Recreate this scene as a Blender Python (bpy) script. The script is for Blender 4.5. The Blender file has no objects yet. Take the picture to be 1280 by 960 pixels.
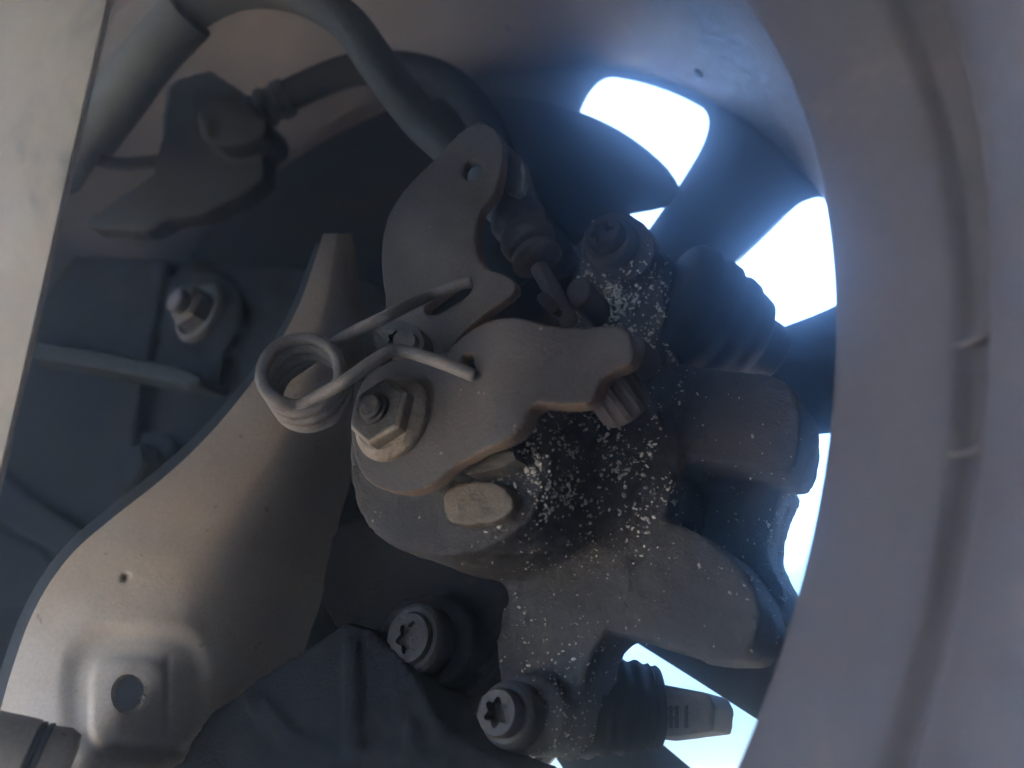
import bpy, bmesh, math, random
from mathutils import Vector, Matrix, noise
R = math.radians
random.seed(7)
sc = bpy.context.scene
C = sc.collection

# ------------------------------------------------------------------ camera, sky, sun, exposure
CAM_H, PITCH = 0.205, R(26.807)
cd = bpy.data.cameras.new('camera'); cam = bpy.data.objects.new('camera', cd); C.objects.link(cam)
cam.location = (0, 0, CAM_H); cam.rotation_euler = (R(90) + PITCH, 0, 0)
cd.sensor_width = 36; cd.lens = 28.125; cd.clip_start = 0.004; cd.clip_end = 200
cd.dof.use_dof = True; cd.dof.focus_distance = 0.165; cd.dof.aperture_fstop = 13
sc.camera = cam
SUN_EL, SUN_AZ = R(56), R(-105)          # azimuth from +Y towards +X: sun to the camera's left, a little behind
w = bpy.data.worlds.new('World'); sc.world = w; w.use_nodes = True
nt = w.node_tree; bg = nt.nodes['Background']
sky = nt.nodes.new('ShaderNodeTexSky'); sky.sky_type = 'NISHITA'; sky.sun_disc = False
sky.sun_elevation = SUN_EL; sky.sun_rotation = SUN_AZ; sky.air_density = 1.0; sky.dust_density = 2.5
nt.links.new(sky.outputs[0], bg.inputs[0]); bg.inputs[1].default_value = 0.09
sd = bpy.data.lights.new('sun', 'SUN'); sun = bpy.data.objects.new('sun', sd); C.objects.link(sun)
sd.energy = 5.0; sd.angle = R(0.5); sd.color = (1, 0.86, 0.68)
sdir = Vector((math.sin(SUN_AZ) * math.cos(SUN_EL), math.cos(SUN_AZ) * math.cos(SUN_EL), math.sin(SUN_EL)))
sun.rotation_euler = sdir.to_track_quat('Z', 'Y').to_euler(); sun.location = (-3, -1, 3)
sc.view_settings.view_transform = 'Standard'; sc.view_settings.look = 'None'
sc.view_settings.gamma = 1; sc.view_settings.use_curve_mapping = False
sc.view_settings.exposure = 4.68
sc.cycles.use_denoising = True
sc.cycles.max_bounces = 10; sc.cycles.diffuse_bounces = 6; sc.cycles.volume_bounces = 2
HAZE = 1.3

# ------------------------------------------------------------------ frame of the place
F = 1000.0
SP, CP = math.sin(PITCH), math.cos(PITCH)
def c2w(v): return Vector((v[0], v[1] * CP - v[2] * SP, CAM_H + v[1] * SP + v[2] * CP))
def d2w(v): return Vector((v[0], v[1] * CP - v[2] * SP, v[1] * SP + v[2] * CP))
AC = Vector((0.51338704, 0.76592918, -0.38702227)); QC = Vector((0.0241, 0.4, -0.096))
A = d2w(AC).normalized()                    # wheel axis, pointing outboard (level)
V = Vector((0, 0, 1)); U = A.cross(V).normalized(); Q = c2w(QC)
CAMP = Vector((0, 0, CAM_H))
def ray(px, py): return d2w(Vector(((px - 640) / F, 1, (480 - py) / F)))
def PD(px, py, d): return CAMP + ray(px, py) * d          # a point of the place at depth d
def PS(px, py, s):                                       # a point on the plane across the axle at axial station s
    r = ray(px, py); c = Q + A * s
    return CAMP + r * ((c - CAMP).dot(A) / r.dot(A))
def WH(s, r, deg): return Q + A * s + (U * math.cos(R(deg)) + V * math.sin(R(deg))) * r   # wheel cylinder coordinates

# ------------------------------------------------------------------ materials
def mat(name, base, dust=None, amt=0.5, rough=0.75, metal=0.0, bump=0.3, scale=120, fine=1400, edge=None, blot=None, speck=None, spec=0.4, contrast=0.25, fm=1.0):
    m = bpy.data.materials.new(name); m.use_nodes = True; t = m.node_tree; N = t.nodes; L = t.links
    b = N['Principled BSDF']; tc = N.new('ShaderNodeTexCoord')
    def nz(sc_, det=6, ro=0.6, dist=0.0):
        n = N.new('ShaderNodeTexNoise'); n.inputs['Scale'].default_value = sc_; n.inputs['Detail'].default_value = det
        n.inputs['Roughness'].default_value = ro; n.inputs['Distortion'].default_value = dist
        L.new(tc.outputs['Object'], n.inputs['Vector']); return n.outputs['Fac']
    def ramp(src, lo, hi):
        r = N.new('ShaderNodeMapRange'); r.inputs[1].default_value = lo; r.inputs[2].default_value = hi; r.interpolation_type = 'SMOOTHSTEP'
        L.new(src, r.inputs[0]); return r.outputs[0]
    def mix(fac, a, c, mode='MIX'):
        x = N.new('ShaderNodeMix'); x.data_type = 'RGBA'; x.blend_type = mode
        if isinstance(fac, (int, float)): x.inputs[0].default_value = fac
        else: L.new(fac, x.inputs[0])
        for i, v in ((6, a), (7, c)):
            if isinstance(v, tuple): x.inputs[i].default_value = (*v, 1)
            else: L.new(v, x.inputs[i])
        return x.outputs[2]
    dust = dust or tuple(min(1, k * 1.6 + 0.03) for k in base)
    col = mix(ramp(nz(scale, 8, 0.65, 0.4), 0.5 - contrast + (0.5 - amt) * 0.5, 0.5 + contrast + (0.5 - amt) * 0.5), base, dust)
    fn = nz(fine, 4, 0.7)
    g = ramp(fn, 0.3, 0.7)
    mr = N.new('ShaderNodeMapRange'); mr.inputs[3].default_value = 1 - 0.28 * fm; mr.inputs[4].default_value = 1 + 0.2 * fm; L.new(g, mr.inputs[0])
    cmb = N.new('ShaderNodeCombineColor')
    for i in range(3): L.new(mr.outputs[0], cmb.inputs[i])
    col = mix(1.0, col, cmb.outputs[0], 'MULTIPLY')
    if blot: col = mix(ramp(nz(blot[1], 5, 0.6, 1.2), blot[2], blot[2] + 0.12), col, blot[0])
    if speck: col = mix(ramp(nz(speck[1], 2, 0.5), speck[2], speck[2] + 0.03), col, speck[0])
    if edge:
        ge = N.new('ShaderNodeNewGeometry'); e = ramp(ge.outputs['Pointiness'], 0.56, 0.64)
        mm = N.new('ShaderNodeMath'); mm.operation = 'MULTIPLY'; L.new(e, mm.inputs[0]); L.new(ramp(nz(scale * 2), 0.3, 0.6), mm.inputs[1])
        col = mix(mm.outputs[0], col, edge)
    L.new(col, b.inputs['Base Color'])
    rr = N.new('ShaderNodeMapRange'); rr.inputs[3].default_value = max(0.05, rough - 0.15); rr.inputs[4].default_value = min(1, rough + 0.12)
    L.new(g, rr.inputs[0]); L.new(rr.outputs[0], b.inputs['Roughness'])
    b.inputs['Metallic'].default_value = metal; b.inputs['Specular IOR Level'].default_value = spec
    if bump:
        ad = N.new('ShaderNodeMath'); ad.operation = 'ADD'; L.new(fn, ad.inputs[0]); L.new(nz(scale * 3, 5), ad.inputs[1])
        bp = N.new('ShaderNodeBump'); bp.inputs['Strength'].default_value = bump; bp.inputs['Distance'].default_value = 0.0006
        L.new(ad.outputs[0], bp.inputs['Height']); L.new(bp.outputs[0], b.inputs['Normal'])
    return m

M = {}
M['rim'] = mat('dusty_rim_paint', (0.0708, 0.0578, 0.06069), (0.09971, 0.08164, 0.07948), 0.5, 0.7, 0.1, 0.06, 11, 420, contrast=0.4, fm=0.6, blot=((0.12, 0.095, 0.088), 22, 0.55), speck=((0.09, 0.075, 0.07), 260, 0.76))
M['spoke'] = mat('spoke_back', (0.025, 0.025, 0.03), (0.045, 0.042, 0.043), 0.45, 0.8, 0, 0.15, 40, 900, spec=0.1)
M['tyre'] = mat('tyre_rubber', (0.025, 0.025, 0.025), (0.06, 0.055, 0.05), 0.4, 0.85)
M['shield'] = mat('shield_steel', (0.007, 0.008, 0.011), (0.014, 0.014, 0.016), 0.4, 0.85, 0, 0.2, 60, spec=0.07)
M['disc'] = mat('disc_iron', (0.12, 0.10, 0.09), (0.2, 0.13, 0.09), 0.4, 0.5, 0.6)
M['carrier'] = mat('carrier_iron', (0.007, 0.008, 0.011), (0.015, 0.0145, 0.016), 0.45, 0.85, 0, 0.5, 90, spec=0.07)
M['cast'] = mat('cast_iron', (0.043, 0.037, 0.036), (0.078, 0.066, 0.060), 0.45, 0.8, 0, 0.9, 110, 1500, edge=(0.13, 0.105, 0.09))
M['boss'] = mat('tan_dusty_iron', (0.1275, 0.09375, 0.0675), (0.1875, 0.1425, 0.105), 0.5, 0.8, 0, 0.6, 160)
M['lever'] = mat('dusty_lever_steel', (0.05775, 0.04725, 0.04305), (0.105, 0.08138, 0.07087), 0.5, 0.72, 0.1, 0.45, 90, 1300, blot=((0.055, 0.047, 0.047), 60, 0.56), speck=((0.36, 0.32, 0.29), 420, 0.72))
M['plate'] = mat('dusty_bracket_steel', (0.0819, 0.06728, 0.0585), (0.1346, 0.1082, 0.09067), 0.5, 0.75, 0.1, 0.4, 80, 1300, blot=((0.085, 0.07, 0.062), 70, 0.57), speck=((0.36, 0.33, 0.3), 380, 0.74))
M['rust_lit'] = mat('rusty_lit_edge', (0.15, 0.095, 0.062), (0.26, 0.175, 0.12), 0.5, 0.85, 0, 0.6, 200, 1600)  # rusty sheared sides, also painting in the lit brown lower lip
M['spring'] = mat('spring_wire', (0.19, 0.172, 0.162), (0.30, 0.255, 0.23), 0.5, 0.65, 0.2, 0.3, 130, 1600, blot=((0.16, 0.27, 0.31), 110, 0.63))
M['nut'] = mat('worn_nut_steel', (0.17, 0.135, 0.105), (0.36, 0.285, 0.21), 0.5, 0.55, 0.3, 0.5, 220, 1800, edge=(0.55, 0.46, 0.36))
M['bolt'] = mat('grimy_bolt', (0.042, 0.037, 0.037), (0.075, 0.064, 0.06), 0.5, 0.7, 0.2, 0.5, 150, edge=(0.11, 0.092, 0.08))
M['pale'] = mat('pale_dusty_steel', (0.3956, 0.3139, 0.2494), (0.4988, 0.4042, 0.3225), 0.5, 0.8, 0, 0.2, 40, 1200, contrast=0.45, fm=0.5, blot=((0.33, 0.25, 0.19), 28, 0.58), speck=((0.24, 0.18, 0.14), 300, 0.71), spec=0.2)
M['strut'] = mat('mottled_strut', (0.18, 0.1395, 0.1008), (0.261, 0.2025, 0.1485), 0.55, 0.8, 0, 0.08, 18, 500, contrast=0.3, blot=((0.10, 0.085, 0.065), 15, 0.5), speck=((0.75, 0.70, 0.6), 160, 0.8), fm=0.35)
M['sheath'] = mat('cable_sheath', (0.036, 0.035, 0.031), (0.06, 0.056, 0.048), 0.5, 0.8, 0, 0.25, 90)
M['rubber'] = mat('black_rubber', (0.012, 0.012, 0.015), (0.026, 0.026, 0.028), 0.4, 0.75, 0, 0.25, 120, spec=0.15)
M['boot'] = mat('dusty_rubber_boot', (0.06, 0.058, 0.06), (0.14, 0.12, 0.11), 0.4, 0.7, 0, 0.3, 120)
M['cap'] = mat('grey_rubber_cap', (0.085, 0.072, 0.074), (0.14, 0.115, 0.11), 0.5, 0.8, 0, 0.3, 150)
M['grain'] = mat('sand_grain', (0.48, 0.44, 0.38), (0.72, 0.68, 0.6), 0.5, 0.8, 0, 0, 300)
M['dark'] = mat('dark_mark', (0.015, 0.015, 0.016), (0.03, 0.03, 0.03), 0.5, 0.8, 0, 0, 100)
M['ground'] = mat('dry_ground', (0.56, 0.39, 0.25), (0.66, 0.47, 0.31), 0.5, 0.9, 0, 0.4, 3, 60)
M['underbody'] = mat('underbody', (0.05, 0.05, 0.05), (0.08, 0.075, 0.07), 0.4, 0.85)
M['kerb'] = mat('kerb_concrete', (0.22, 0.21, 0.20), (0.32, 0.30, 0.28), 0.5, 0.9, 0, 0.3, 12, 120)
M['leaf'] = mat('leaf', (0.10, 0.20, 0.06), (0.16, 0.28, 0.10), 0.5, 0.6, 0, 0, 6, 60)
M['bark'] = mat('bark', (0.10, 0.075, 0.055), (0.16, 0.13, 0.10), 0.5, 0.9, 0, 0.5, 20, 100)

# ------------------------------------------------------------------ helpers
def tag(o, label=None, cat=None, group=None, kind=None):
    for k, v in (('label', label), ('category', cat), ('group', group), ('kind', kind)):
        if v: o[k] = v
    return o
def thing(name, loc, label, cat, group=None):
    o = bpy.data.objects.new(name, None); C.objects.link(o); o.location = loc; o.empty_display_size = 0.01
    return tag(o, label, cat, group)
def finish(name, me, m, parent=None, ang=35):
    org = Vector((0, 0, 0))
    if parent is not None:
        p = parent
        while p is not None: org += p.location; p = p.parent
    elif len(me.vertices):
        lo = [min(v.co[i] for v in me.vertices) for i in range(3)]; hi = [max(v.co[i] for v in me.vertices) for i in range(3)]
        org = (Vector(lo) + Vector(hi)) / 2; org.z = lo[2]
    me.transform(Matrix.Translation(-org)); me.name = name
    me.shade_smooth()
    if ang < 180: me.set_sharp_from_angle(angle=R(ang))
    me.materials.clear(); me.materials.append(m)
    o = bpy.data.objects.new(name, me); C.objects.link(o)
    if parent is not None: o.parent = parent
    else: o.location = org
    return o
def obj(name, bm, m, parent=None, ang=35):
    bmesh.ops.recalc_face_normals(bm, faces=bm.faces[:])
    me = bpy.data.meshes.new(name); bm.to_mesh(me); bm.free()
    return finish(name, me, m, parent, ang)
def evaluated(bm, mods, cutters=(), recalc=True, solver='EXACT'):
    """run modifiers over a bmesh and give back the mesh"""
    if recalc: bmesh.ops.recalc_face_normals(bm, faces=bm.faces[:])
    me = bpy.data.meshes.new('work'); bm.to_mesh(me); bm.free()
    o = bpy.data.objects.new('work', me); C.objects.link(o); cs = []
    for cb in cutters:
        bmesh.ops.recalc_face_normals(cb, faces=cb.faces[:])
        cm = bpy.data.meshes.new('work_cut'); cb.to_mesh(cm); cb.free()
        c = bpy.data.objects.new('work_cut', cm); C.objects.link(c); cs.append(c)
        b = o.modifiers.new('b', 'BOOLEAN'); b.object = c; b.operation = 'DIFFERENCE'; b.solver = solver
    for typ, kw in mods:
        md = o.modifiers.new(typ, typ)
        for k, v in kw.items(): setattr(md, k, v)
    dg = bpy.context.evaluated_depsgraph_get(); dg.update()
    out = bpy.data.meshes.new_from_object(o.evaluated_get(dg))
    for x in [o] + cs: mm = x.data; bpy.data.objects.remove(x); bpy.data.meshes.remove(mm)
    return out
def voxel(bm, size, smooth=4, cutters=(), warp=None):
    me = evaluated(bm, [('REMESH', dict(mode='VOXEL', voxel_size=size, adaptivity=0)), ('SMOOTH', dict(factor=0.5, iterations=smooth))], cutters)
    if warp:
        for v in me.vertices: v.co = warp(v.co.copy())
    return me
def chaikin(pts, n=2):
    for _ in range(n):
        o = []
        for i in range(len(pts)):
            a, b = pts[i], pts[(i + 1) % len(pts)]
            o += [(a[0] * .75 + b[0] * .25, a[1] * .75 + b[1] * .25), (a[0] * .25 + b[0] * .75, a[1] * .25 + b[1] * .75)]
        pts = o
    return pts
def slab(bm, pts, s0, s1, n=1, taper=0.0, proj=PS, axis=None):
    """outline given on plane s0, run along the axle to s1"""
    pts = chaikin(pts, n) if n else pts
    ax = axis if axis is not None else A
    f = [proj(x, y, s0) for x, y in pts]
    c = sum(f, Vector()) / len(f)
    g = [p + ax * (s1 - s0) + (c - p) * taper for p in f]
    vf = [bm.verts.new(p) for p in f]; vg = [bm.verts.new(p) for p in g]
    bm.faces.new(vf); bm.faces.new(vg[::-1]); k = len(f)
    for i in range(k): bm.faces.new((vf[i], vf[(i + 1) % k], vg[(i + 1) % k], vg[i]))
def hole(pts, s, half=.006, n=0):
    b = bmesh.new(); pts = chaikin(pts, n) if n else pts; k = len(pts)
    f = [b.verts.new(PS(x, y, s) - A * half) for x, y in pts]; g = [b.verts.new(PS(x, y, s) + A * half) for x, y in pts]
    b.faces.new(f); b.faces.new(g[::-1])
    for i in range(k): b.faces.new((f[i], f[(i + 1) % k], g[(i + 1) % k], g[i]))
    return b
def ell(cx, cy, rx, ry, n=24, rot=0):
    c, s = math.cos(R(rot)), math.sin(R(rot)); o = []
    for i in range(n):
        t = 2 * math.pi * i / n; x, y = rx * math.cos(t), ry * math.sin(t)
        o.append((cx + x * c - y * s, cy + x * s + y * c))
    return o
def sst(a_, b_, x_): t = max(0.0, min(1.0, (x_ - a_) / (b_ - a_))); return t * t * (3 - 2 * t)
def basis(ax):
    ax = ax.normalized(); h = V if abs(ax.dot(V)) < 0.9 else Vector((1, 0, 0))
    x = ax.cross(h).normalized(); return ax, x, ax.cross(x).normalized()
def lathe(bm, p0, ax, prof, n=40, caps=True):
    """prof: (distance along the axis, radius)"""
    ax, x, y = basis(ax); rings = []
    for h, r in prof:
        rings.append([bm.verts.new(p0 + ax * h + (x * math.cos(2 * math.pi * i / n) + y * math.sin(2 * math.pi * i / n)) * max(r, 1e-5)) for i in range(n)])
    for a, b in zip(rings, rings[1:]):
        for i in range(n): bm.faces.new((a[i], a[(i + 1) % n], b[(i + 1) % n], b[i]))
    if caps: bm.faces.new(rings[0][::-1]); bm.faces.new(rings[-1])
    return rings
def ringlathe(bm, c, ax, prof, n=128):
    """closed profile of (axial, radius) pairs turned round an axis"""
    ax, x, y = basis(ax); rings = []
    for h, r in prof:
        rings.append([bm.verts.new(c + ax * h + (x * math.cos(2 * math.pi * i / n) + y * math.sin(2 * math.pi * i / n)) * r) for i in range(n)])
    for k in range(len(rings)):
        a, b = rings[k], rings[(k + 1) % len(rings)]
        for i in range(n): bm.faces.new((a[i], a[(i + 1) % n], b[(i + 1) % n], b[i]))
def spline(P, per=10):
    out = []; P = [P[0] * 2 - P[1]] + P + [P[-1] * 2 - P[-2]]
    for i in range(1, len(P) - 2):
        for k in range(per):
            t = k / per; a, b, c, d = P[i - 1], P[i], P[i + 1], P[i + 2]
            out.append(0.5 * (2 * b + (c - a) * t + (2 * a - 5 * b + 4 * c - d) * t * t + (3 * b - a - 3 * c + d) * t ** 3))
    out.append(P[-2]); return out
def tube(bm, path, rad, n=16, roundend=True):
    m = len(path); rf = rad if callable(rad) else (lambda t: rad)
    T = [(path[min(i + 1, m - 1)] - path[max(i - 1, 0)]).normalized() for i in range(m)]
    _, x, _y = basis(T[0]); rings = []
    pts = [(path[i], T[i], rf(i / (m - 1))) for i in range(m)]
    if roundend:
        r0 = pts[0][2]; r1 = pts[-1][2]
        pts = [(path[0] - T[0] * r0 * 0.5, T[0], r0 * 0.5), (path[0] - T[0] * r0 * 0.3, T[0], r0 * 0.85)] + pts + [(path[-1] + T[-1] * r1 * 0.3, T[-1], r1 * 0.85), (path[-1] + T[-1] * r1 * 0.5, T[-1], r1 * 0.5)]
    for p, t, r in pts:
        x = (x - t * x.dot(t)).normalized(); y = t.cross(x)
        rings.append([bm.verts.new(p + (x * math.cos(2 * math.pi * i / n) + y * math.sin(2 * math.pi * i / n)) * r) for i in range(n)])
    for a, b in zip(rings, rings[1:]):
        for i in range(n): bm.faces.new((a[i], a[(i + 1) % n], b[(i + 1) % n], b[i]))
    bm.faces.new(rings[0][::-1]); bm.faces.new(rings[-1])
def prism(bm, c, ax, n, r, h, rot=0, ch=0.0):
    ax, x, y = basis(ax); rings = []
    prof = [(0, 1.0), (h - ch, 1.0), (h, 1.0 - ch / r * 1.2)] if ch else [(0, 1.0), (h, 1.0)]
    for z, k in prof:
        rings.append([bm.verts.new(c + ax * z + (x * math.cos(R(rot) + 2 * math.pi * i / n) + y * math.sin(R(rot) + 2 * math.pi * i / n)) * r * k) for i in range(n)])
    for a, b in zip(rings, rings[1:]):
        for i in range(n): bm.faces.new((a[i], a[(i + 1) % n], b[(i + 1) % n], b[i]))
    bm.faces.new(rings[0][::-1]); bm.faces.new(rings[-1])
def star(bm, c, ax, r, h, lobes=6, rot=0):
    ax, x, y = basis(ax); N_ = lobes * 8; rr = []
    for z in (0, h):
        rr.append([bm.verts.new(c + ax * z + (x * math.cos(t + R(rot)) + y * math.sin(t + R(rot))) * r * (0.84 + 0.16 * math.cos(lobes * t)))
                   for t in (2 * math.pi * i / N_ for i in range(N_))])
    for i in range(N_): bm.faces.new((rr[0][i], rr[0][(i + 1) % N_], rr[1][(i + 1) % N_], rr[1][i]))
    bm.faces.new(rr[0][::-1]); bm.faces.new(rr[1])
def mesh_obj(name, me, m, parent=None, ang=180): return finish(name, me, m, parent, ang)
def rust_lit_edges(o):
    o.data.materials.append(M['rust_lit'])
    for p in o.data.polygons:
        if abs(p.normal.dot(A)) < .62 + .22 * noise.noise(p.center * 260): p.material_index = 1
def rough_up(amp, sc_):
    def f(p): return p + noise.noise_vector(p * sc_) * amp
    return f
IN = -A                                       # inboard, towards the camera

# ------------------------------------------------------------------ ground, outside, underbody
bm = bmesh.new()
g = 16
for i in range(g + 1):
    for j in range(g + 1): bm.verts.new((-6 + 14 * i / g, -4 + 14 * j / g, 0))
bm.verts.ensure_lookup_table()
for i in range(g):
    for j in range(g): bm.faces.new([bm.verts[k] for k in (i * (g + 1) + j, (i + 1) * (g + 1) + j, (i + 1) * (g + 1) + j + 1, i * (g + 1) + j + 1)])
tag(obj('ground', bm, M['ground']), kind='structure')

# ------------------------------------------------------------------ wheel
wheel = thing('alloy_wheel', WH(-0.16, 0, 0), 'silver grey alloy wheel seen from its dusty inner side, around the brake', 'wheel')
prof = [(-.305, .214), (-.3055, .2085), (-.303, .2055), (-.298, .203), (-.285, .2), (-.264, .1974), (-.2585, .1978), (-.2562, .1988), (-.2540, .1992), (-.2503, .1990), (-.2497, .1957), (-.2496, .1944), (-.2501, .1930), (-.2494, .1912), (-.2475, .1884),
        (-.2440, .1830), (-.2412, .1784), (-.2398, .1767), (-.2387, .176), (-.2372, .1757), (-.22, .1758), (-.19, .1768), (-.168, .1775), (-.158, .1774), (-.155, .1786), (-.147, .189), (-.141, .198), (-.135, .207), (-.132, .216), (-.138, .216), (-.145, .207), (-.152, .203), (-.165, .186), (-.2, .183), (-.234, .184), (-.2425, .2035), (-.252, .2055), (-.29, .207), (-.297, .214)]
bm = bmesh.new(); ringlathe(bm, Q, A, prof, 220); obj('barrel', bm, M['rim'], wheel, 50)
def wpoly(edges, r0, r1, steps=6):
    """window outline: right edge and left edge angle at inner / outer radius"""
    (ri, ro), (li, lo) = edges; mr, ml = (ri + ro) / 2, (li + lo) / 2; rm = (r0 + r1) / 2
    return [(r0, ri), (rm, mr), (r1, ro), (r1 * 1.004, ro + (lo - ro) / 3), (r1 * 1.004, ro + (lo - ro) * 2 / 3), (r1, lo), (rm, ml), (r0, li), (r0, (li + ri) / 2)]
wins = [wpoly(((25.5, 34.2), (49, 54.2)), .11, .1742), wpoly(((6.4, 6.6), (11.5, 19.8)), .105, .1765),
        wpoly(((-22, -22), (-5.3, -5.7)), .10, .1765), wpoly(((-38.2, -38.4), (-30.5, -32)), .105, .1765), wpoly(((-60, -59), (-47.5, -49.5)), .10, .1742),
        wpoly(((72, 72), (90, 91)), .10, .158), wpoly(((104, 104), (116, 118)), .10, .158), wpoly(((132, 132), (150, 151)), .10, .158), wpoly(((164, 164), (178, 179)), .10, .158), wpoly(((196, 195), (212, 214)), .10, .1742), wpoly(((226, 225), (242, 243)), .10, .1742), wpoly(((256, 255), (272, 273)), .10, .1742)]
def cutter(poly, s0, s1, n=1, wide=1.75):
    b = bmesh.new(); pts = [(r * math.cos(R(d)), r * math.sin(R(d))) for r, d in poly]; pts = chaikin(pts, 3)
    f = [b.verts.new(Q + A * s0 + U * x + V * y) for x, y in pts]; mx, my = sum(p[0] for p in pts) / len(pts), sum(p[1] for p in pts) / len(pts)
    h = [b.verts.new(Q + A * s1 + U * (mx + (x - mx) * wide) + V * (my + (y - my) * wide)) for x, y in pts]
    b.faces.new(f); b.faces.new(h[::-1]); k = len(f)
    for i in range(k): b.faces.new((f[i], f[(i + 1) % k], h[(i + 1) % k], h[i]))
    return b
bm = bmesh.new(); ringlathe(bm, Q, A, [(-.157, .03), (-.1572, .1748), (-.1566, .1779), (-.155, .1792), (-.1495, .1865), (-.148, .03)], 160)
me = evaluated(bm, [('BEVEL', dict(width=0.0004, segments=2, limit_method='ANGLE', angle_limit=R(50)))], [cutter(p, -.1572, -.143) for p in wins] + [cutter(p, -.17, -.1571, wide=1.0) for p in wins])
finish('spoke_face', me, M['spoke'], wheel, 40)
bm = bmesh.new(); ringlathe(bm, Q, A, [(-.3, .2085), (-.311, .222), (-.318, .25), (-.312, .28), (-.298, .296), (-.27, .302), (-.165, .302), (-.14, .296), (-.126, .28), (-.119, .25), (-.126, .222), (-.14, .209)], 120)
obj('tyre', bm, M['tyre'], wheel, 40)
for px, py, s in ((635, 36, -.2), (751, 95, -.178), (872, 93, -.19)):
    b = bmesh.new()
    r = ray(px, py); best = None
    for k in range(400):                       # walk out along the ray to the barrel's inner face
        p = CAMP + r * (0.05 + k * 0.001); q = p - Q; ax = q.dot(A); rd = (q - A * ax).length
        if rd > 0.1766 and ax > -.236: best = p; break
    q = best - Q; nrm = (q - A * q.dot(A)).normalized()
    lathe(b, best - nrm * 0.0004, nrm, [(0, .0009), (.0004, .0016), (.002, .0019)], 12); obj('dirt_spot', b, M['dark'], wheel)
INNER = [p for p in prof[1:26] if p[0] <= -.1575 and p[1] < .21]
INNER = INNER[:next(i for i in range(len(INNER)) if INNER[i][0] >= -.159)+1]
def barrel_hit(px, py):
    r = ray(px, py); t = .03
    while t < .5:
        q = CAMP + r * t - Q; ax_ = q.dot(A); rd = (q - A * ax_).length
        for (a0, r0), (a1, r1) in zip(INNER, INNER[1:]):
            if a0 <= ax_ <= a1 and rd > r0 + (r1 - r0) * (ax_ - a0) / max(1e-9, a1 - a0): return CAMP + r * (t - .0002)
        t += .0004
    return CAMP + r * .1
for py in (432, 565):
    h_ = barrel_hit(1188, py) - Q; dg_ = math.degrees(math.atan2(h_.dot(V), h_.dot(U)))
    b = bmesh.new(); tube(b, [WH(-.2488, .1912, dg_), WH(-.2506, .1948, dg_), WH(-.2545, .1975, dg_), WH(-.259, .1980, dg_)], .0005, 8); obj('casting_tick', b, M['rim'], wheel)

# ------------------------------------------------------------------ brake disc
disc = thing('brake_disc', WH(-.168, 0, 0), 'dark rusty brake disc gripped by the caliper, behind the backing plate', 'brake disc')
bm = bmesh.new(); ringlathe(bm, Q, A, [(-.176, .06), (-.176, .119), (-.1745, .12), (-.1725, .12), (-.171, .119), (-.171, .06)], 100); obj('inner_plate', bm, M['disc'], disc)
bm = bmesh.new(); ringlathe(bm, Q, A, [(-.1655, .06), (-.1655, .119), (-.164, .12), (-.162, .12), (-.1605, .119), (-.1605, .06)], 100); obj('outer_plate', bm, M['disc'], disc)
bm = bmesh.new()
for k in range(36):
    d = k * 10; c = WH(-.168, .095, d); t = (WH(-.168, 1, d) - WH(-.168, 0, d)).normalized(); y = A.cross(t)
    vs = [bm.verts.new(c + t * a_ + y * b_ + A * e_) for e_ in (-.0036, .0031) for a_, b_ in ((-.03, -.0015), (.022, -.0015), (.022, .0015), (-.03, .0015))]
    for f in ((0, 1, 2, 3), (7, 6, 5, 4), (0, 4, 5, 1), (1, 5, 6, 2), (2, 6, 7, 3), (3, 7, 4, 0)): bm.faces.new([vs[i] for i in f])
obj('cooling_vane', bm, M['disc'], disc)['kind'] = 'stuff'
bm = bmesh.new(); ringlathe(bm, Q, A, [(-.185, .03), (-.185, .058), (-.176, .0605), (-.16, .0605), (-.157, .058), (-.157, .03)], 64); obj('disc_hat', bm, M['disc'], disc)

# ------------------------------------------------------------------ backing plate (dust shield), open towards the caliper
bm = bmesh.new(); rows = [(-.183, .03), (-.183, .075), (-.186, .082), (-.186, .118), (-.183, .124), (-.183, .132), (-.183, .138), (-.1828, .142), (-.1825, .1455), (-.181, .1466)]
END = {.118: 1.5, .124: 1.5, .132: 1.3, .138: -.4, .142: -1.2, .1455: -.6}
N_ = 150; d0, d1 = 21.8, 312.0
grid = []
for k in range(N_ + 1):
    d = d0 + (d1 - d0) * k / N_
    sf = 1 - .02 * sst(22, 60, d) - .012 * sst(70, 107, d) - .03 * sst(108, 128, d)
    grid.append([bm.verts.new(WH(s, r * (1 if r < .122 else sf * (1 - 0.008 * max(0, 1 - (d - d0) / 3.0))), d + END.get(r, 1.5 if r < .118 else 0) * max(0, 1 - (d - d0) / 8.0))) for s, r in rows])
for a, b in zip(grid, grid[1:]):
    for i in range(len(rows) - 1): bm.faces.new((a[i], b[i], b[i + 1], a[i + 1]))
me = evaluated(bm, [('SOLIDIFY', dict(thickness=0.0014, offset=0)), ('BEVEL', dict(width=0.0004, segments=2, limit_method='ANGLE', angle_limit=R(60)))])
tag(finish('dust_shield', me, M['shield'], None, 40), 'large dark round backing plate between the brake parts and the wheel spokes', 'backing plate')

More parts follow.
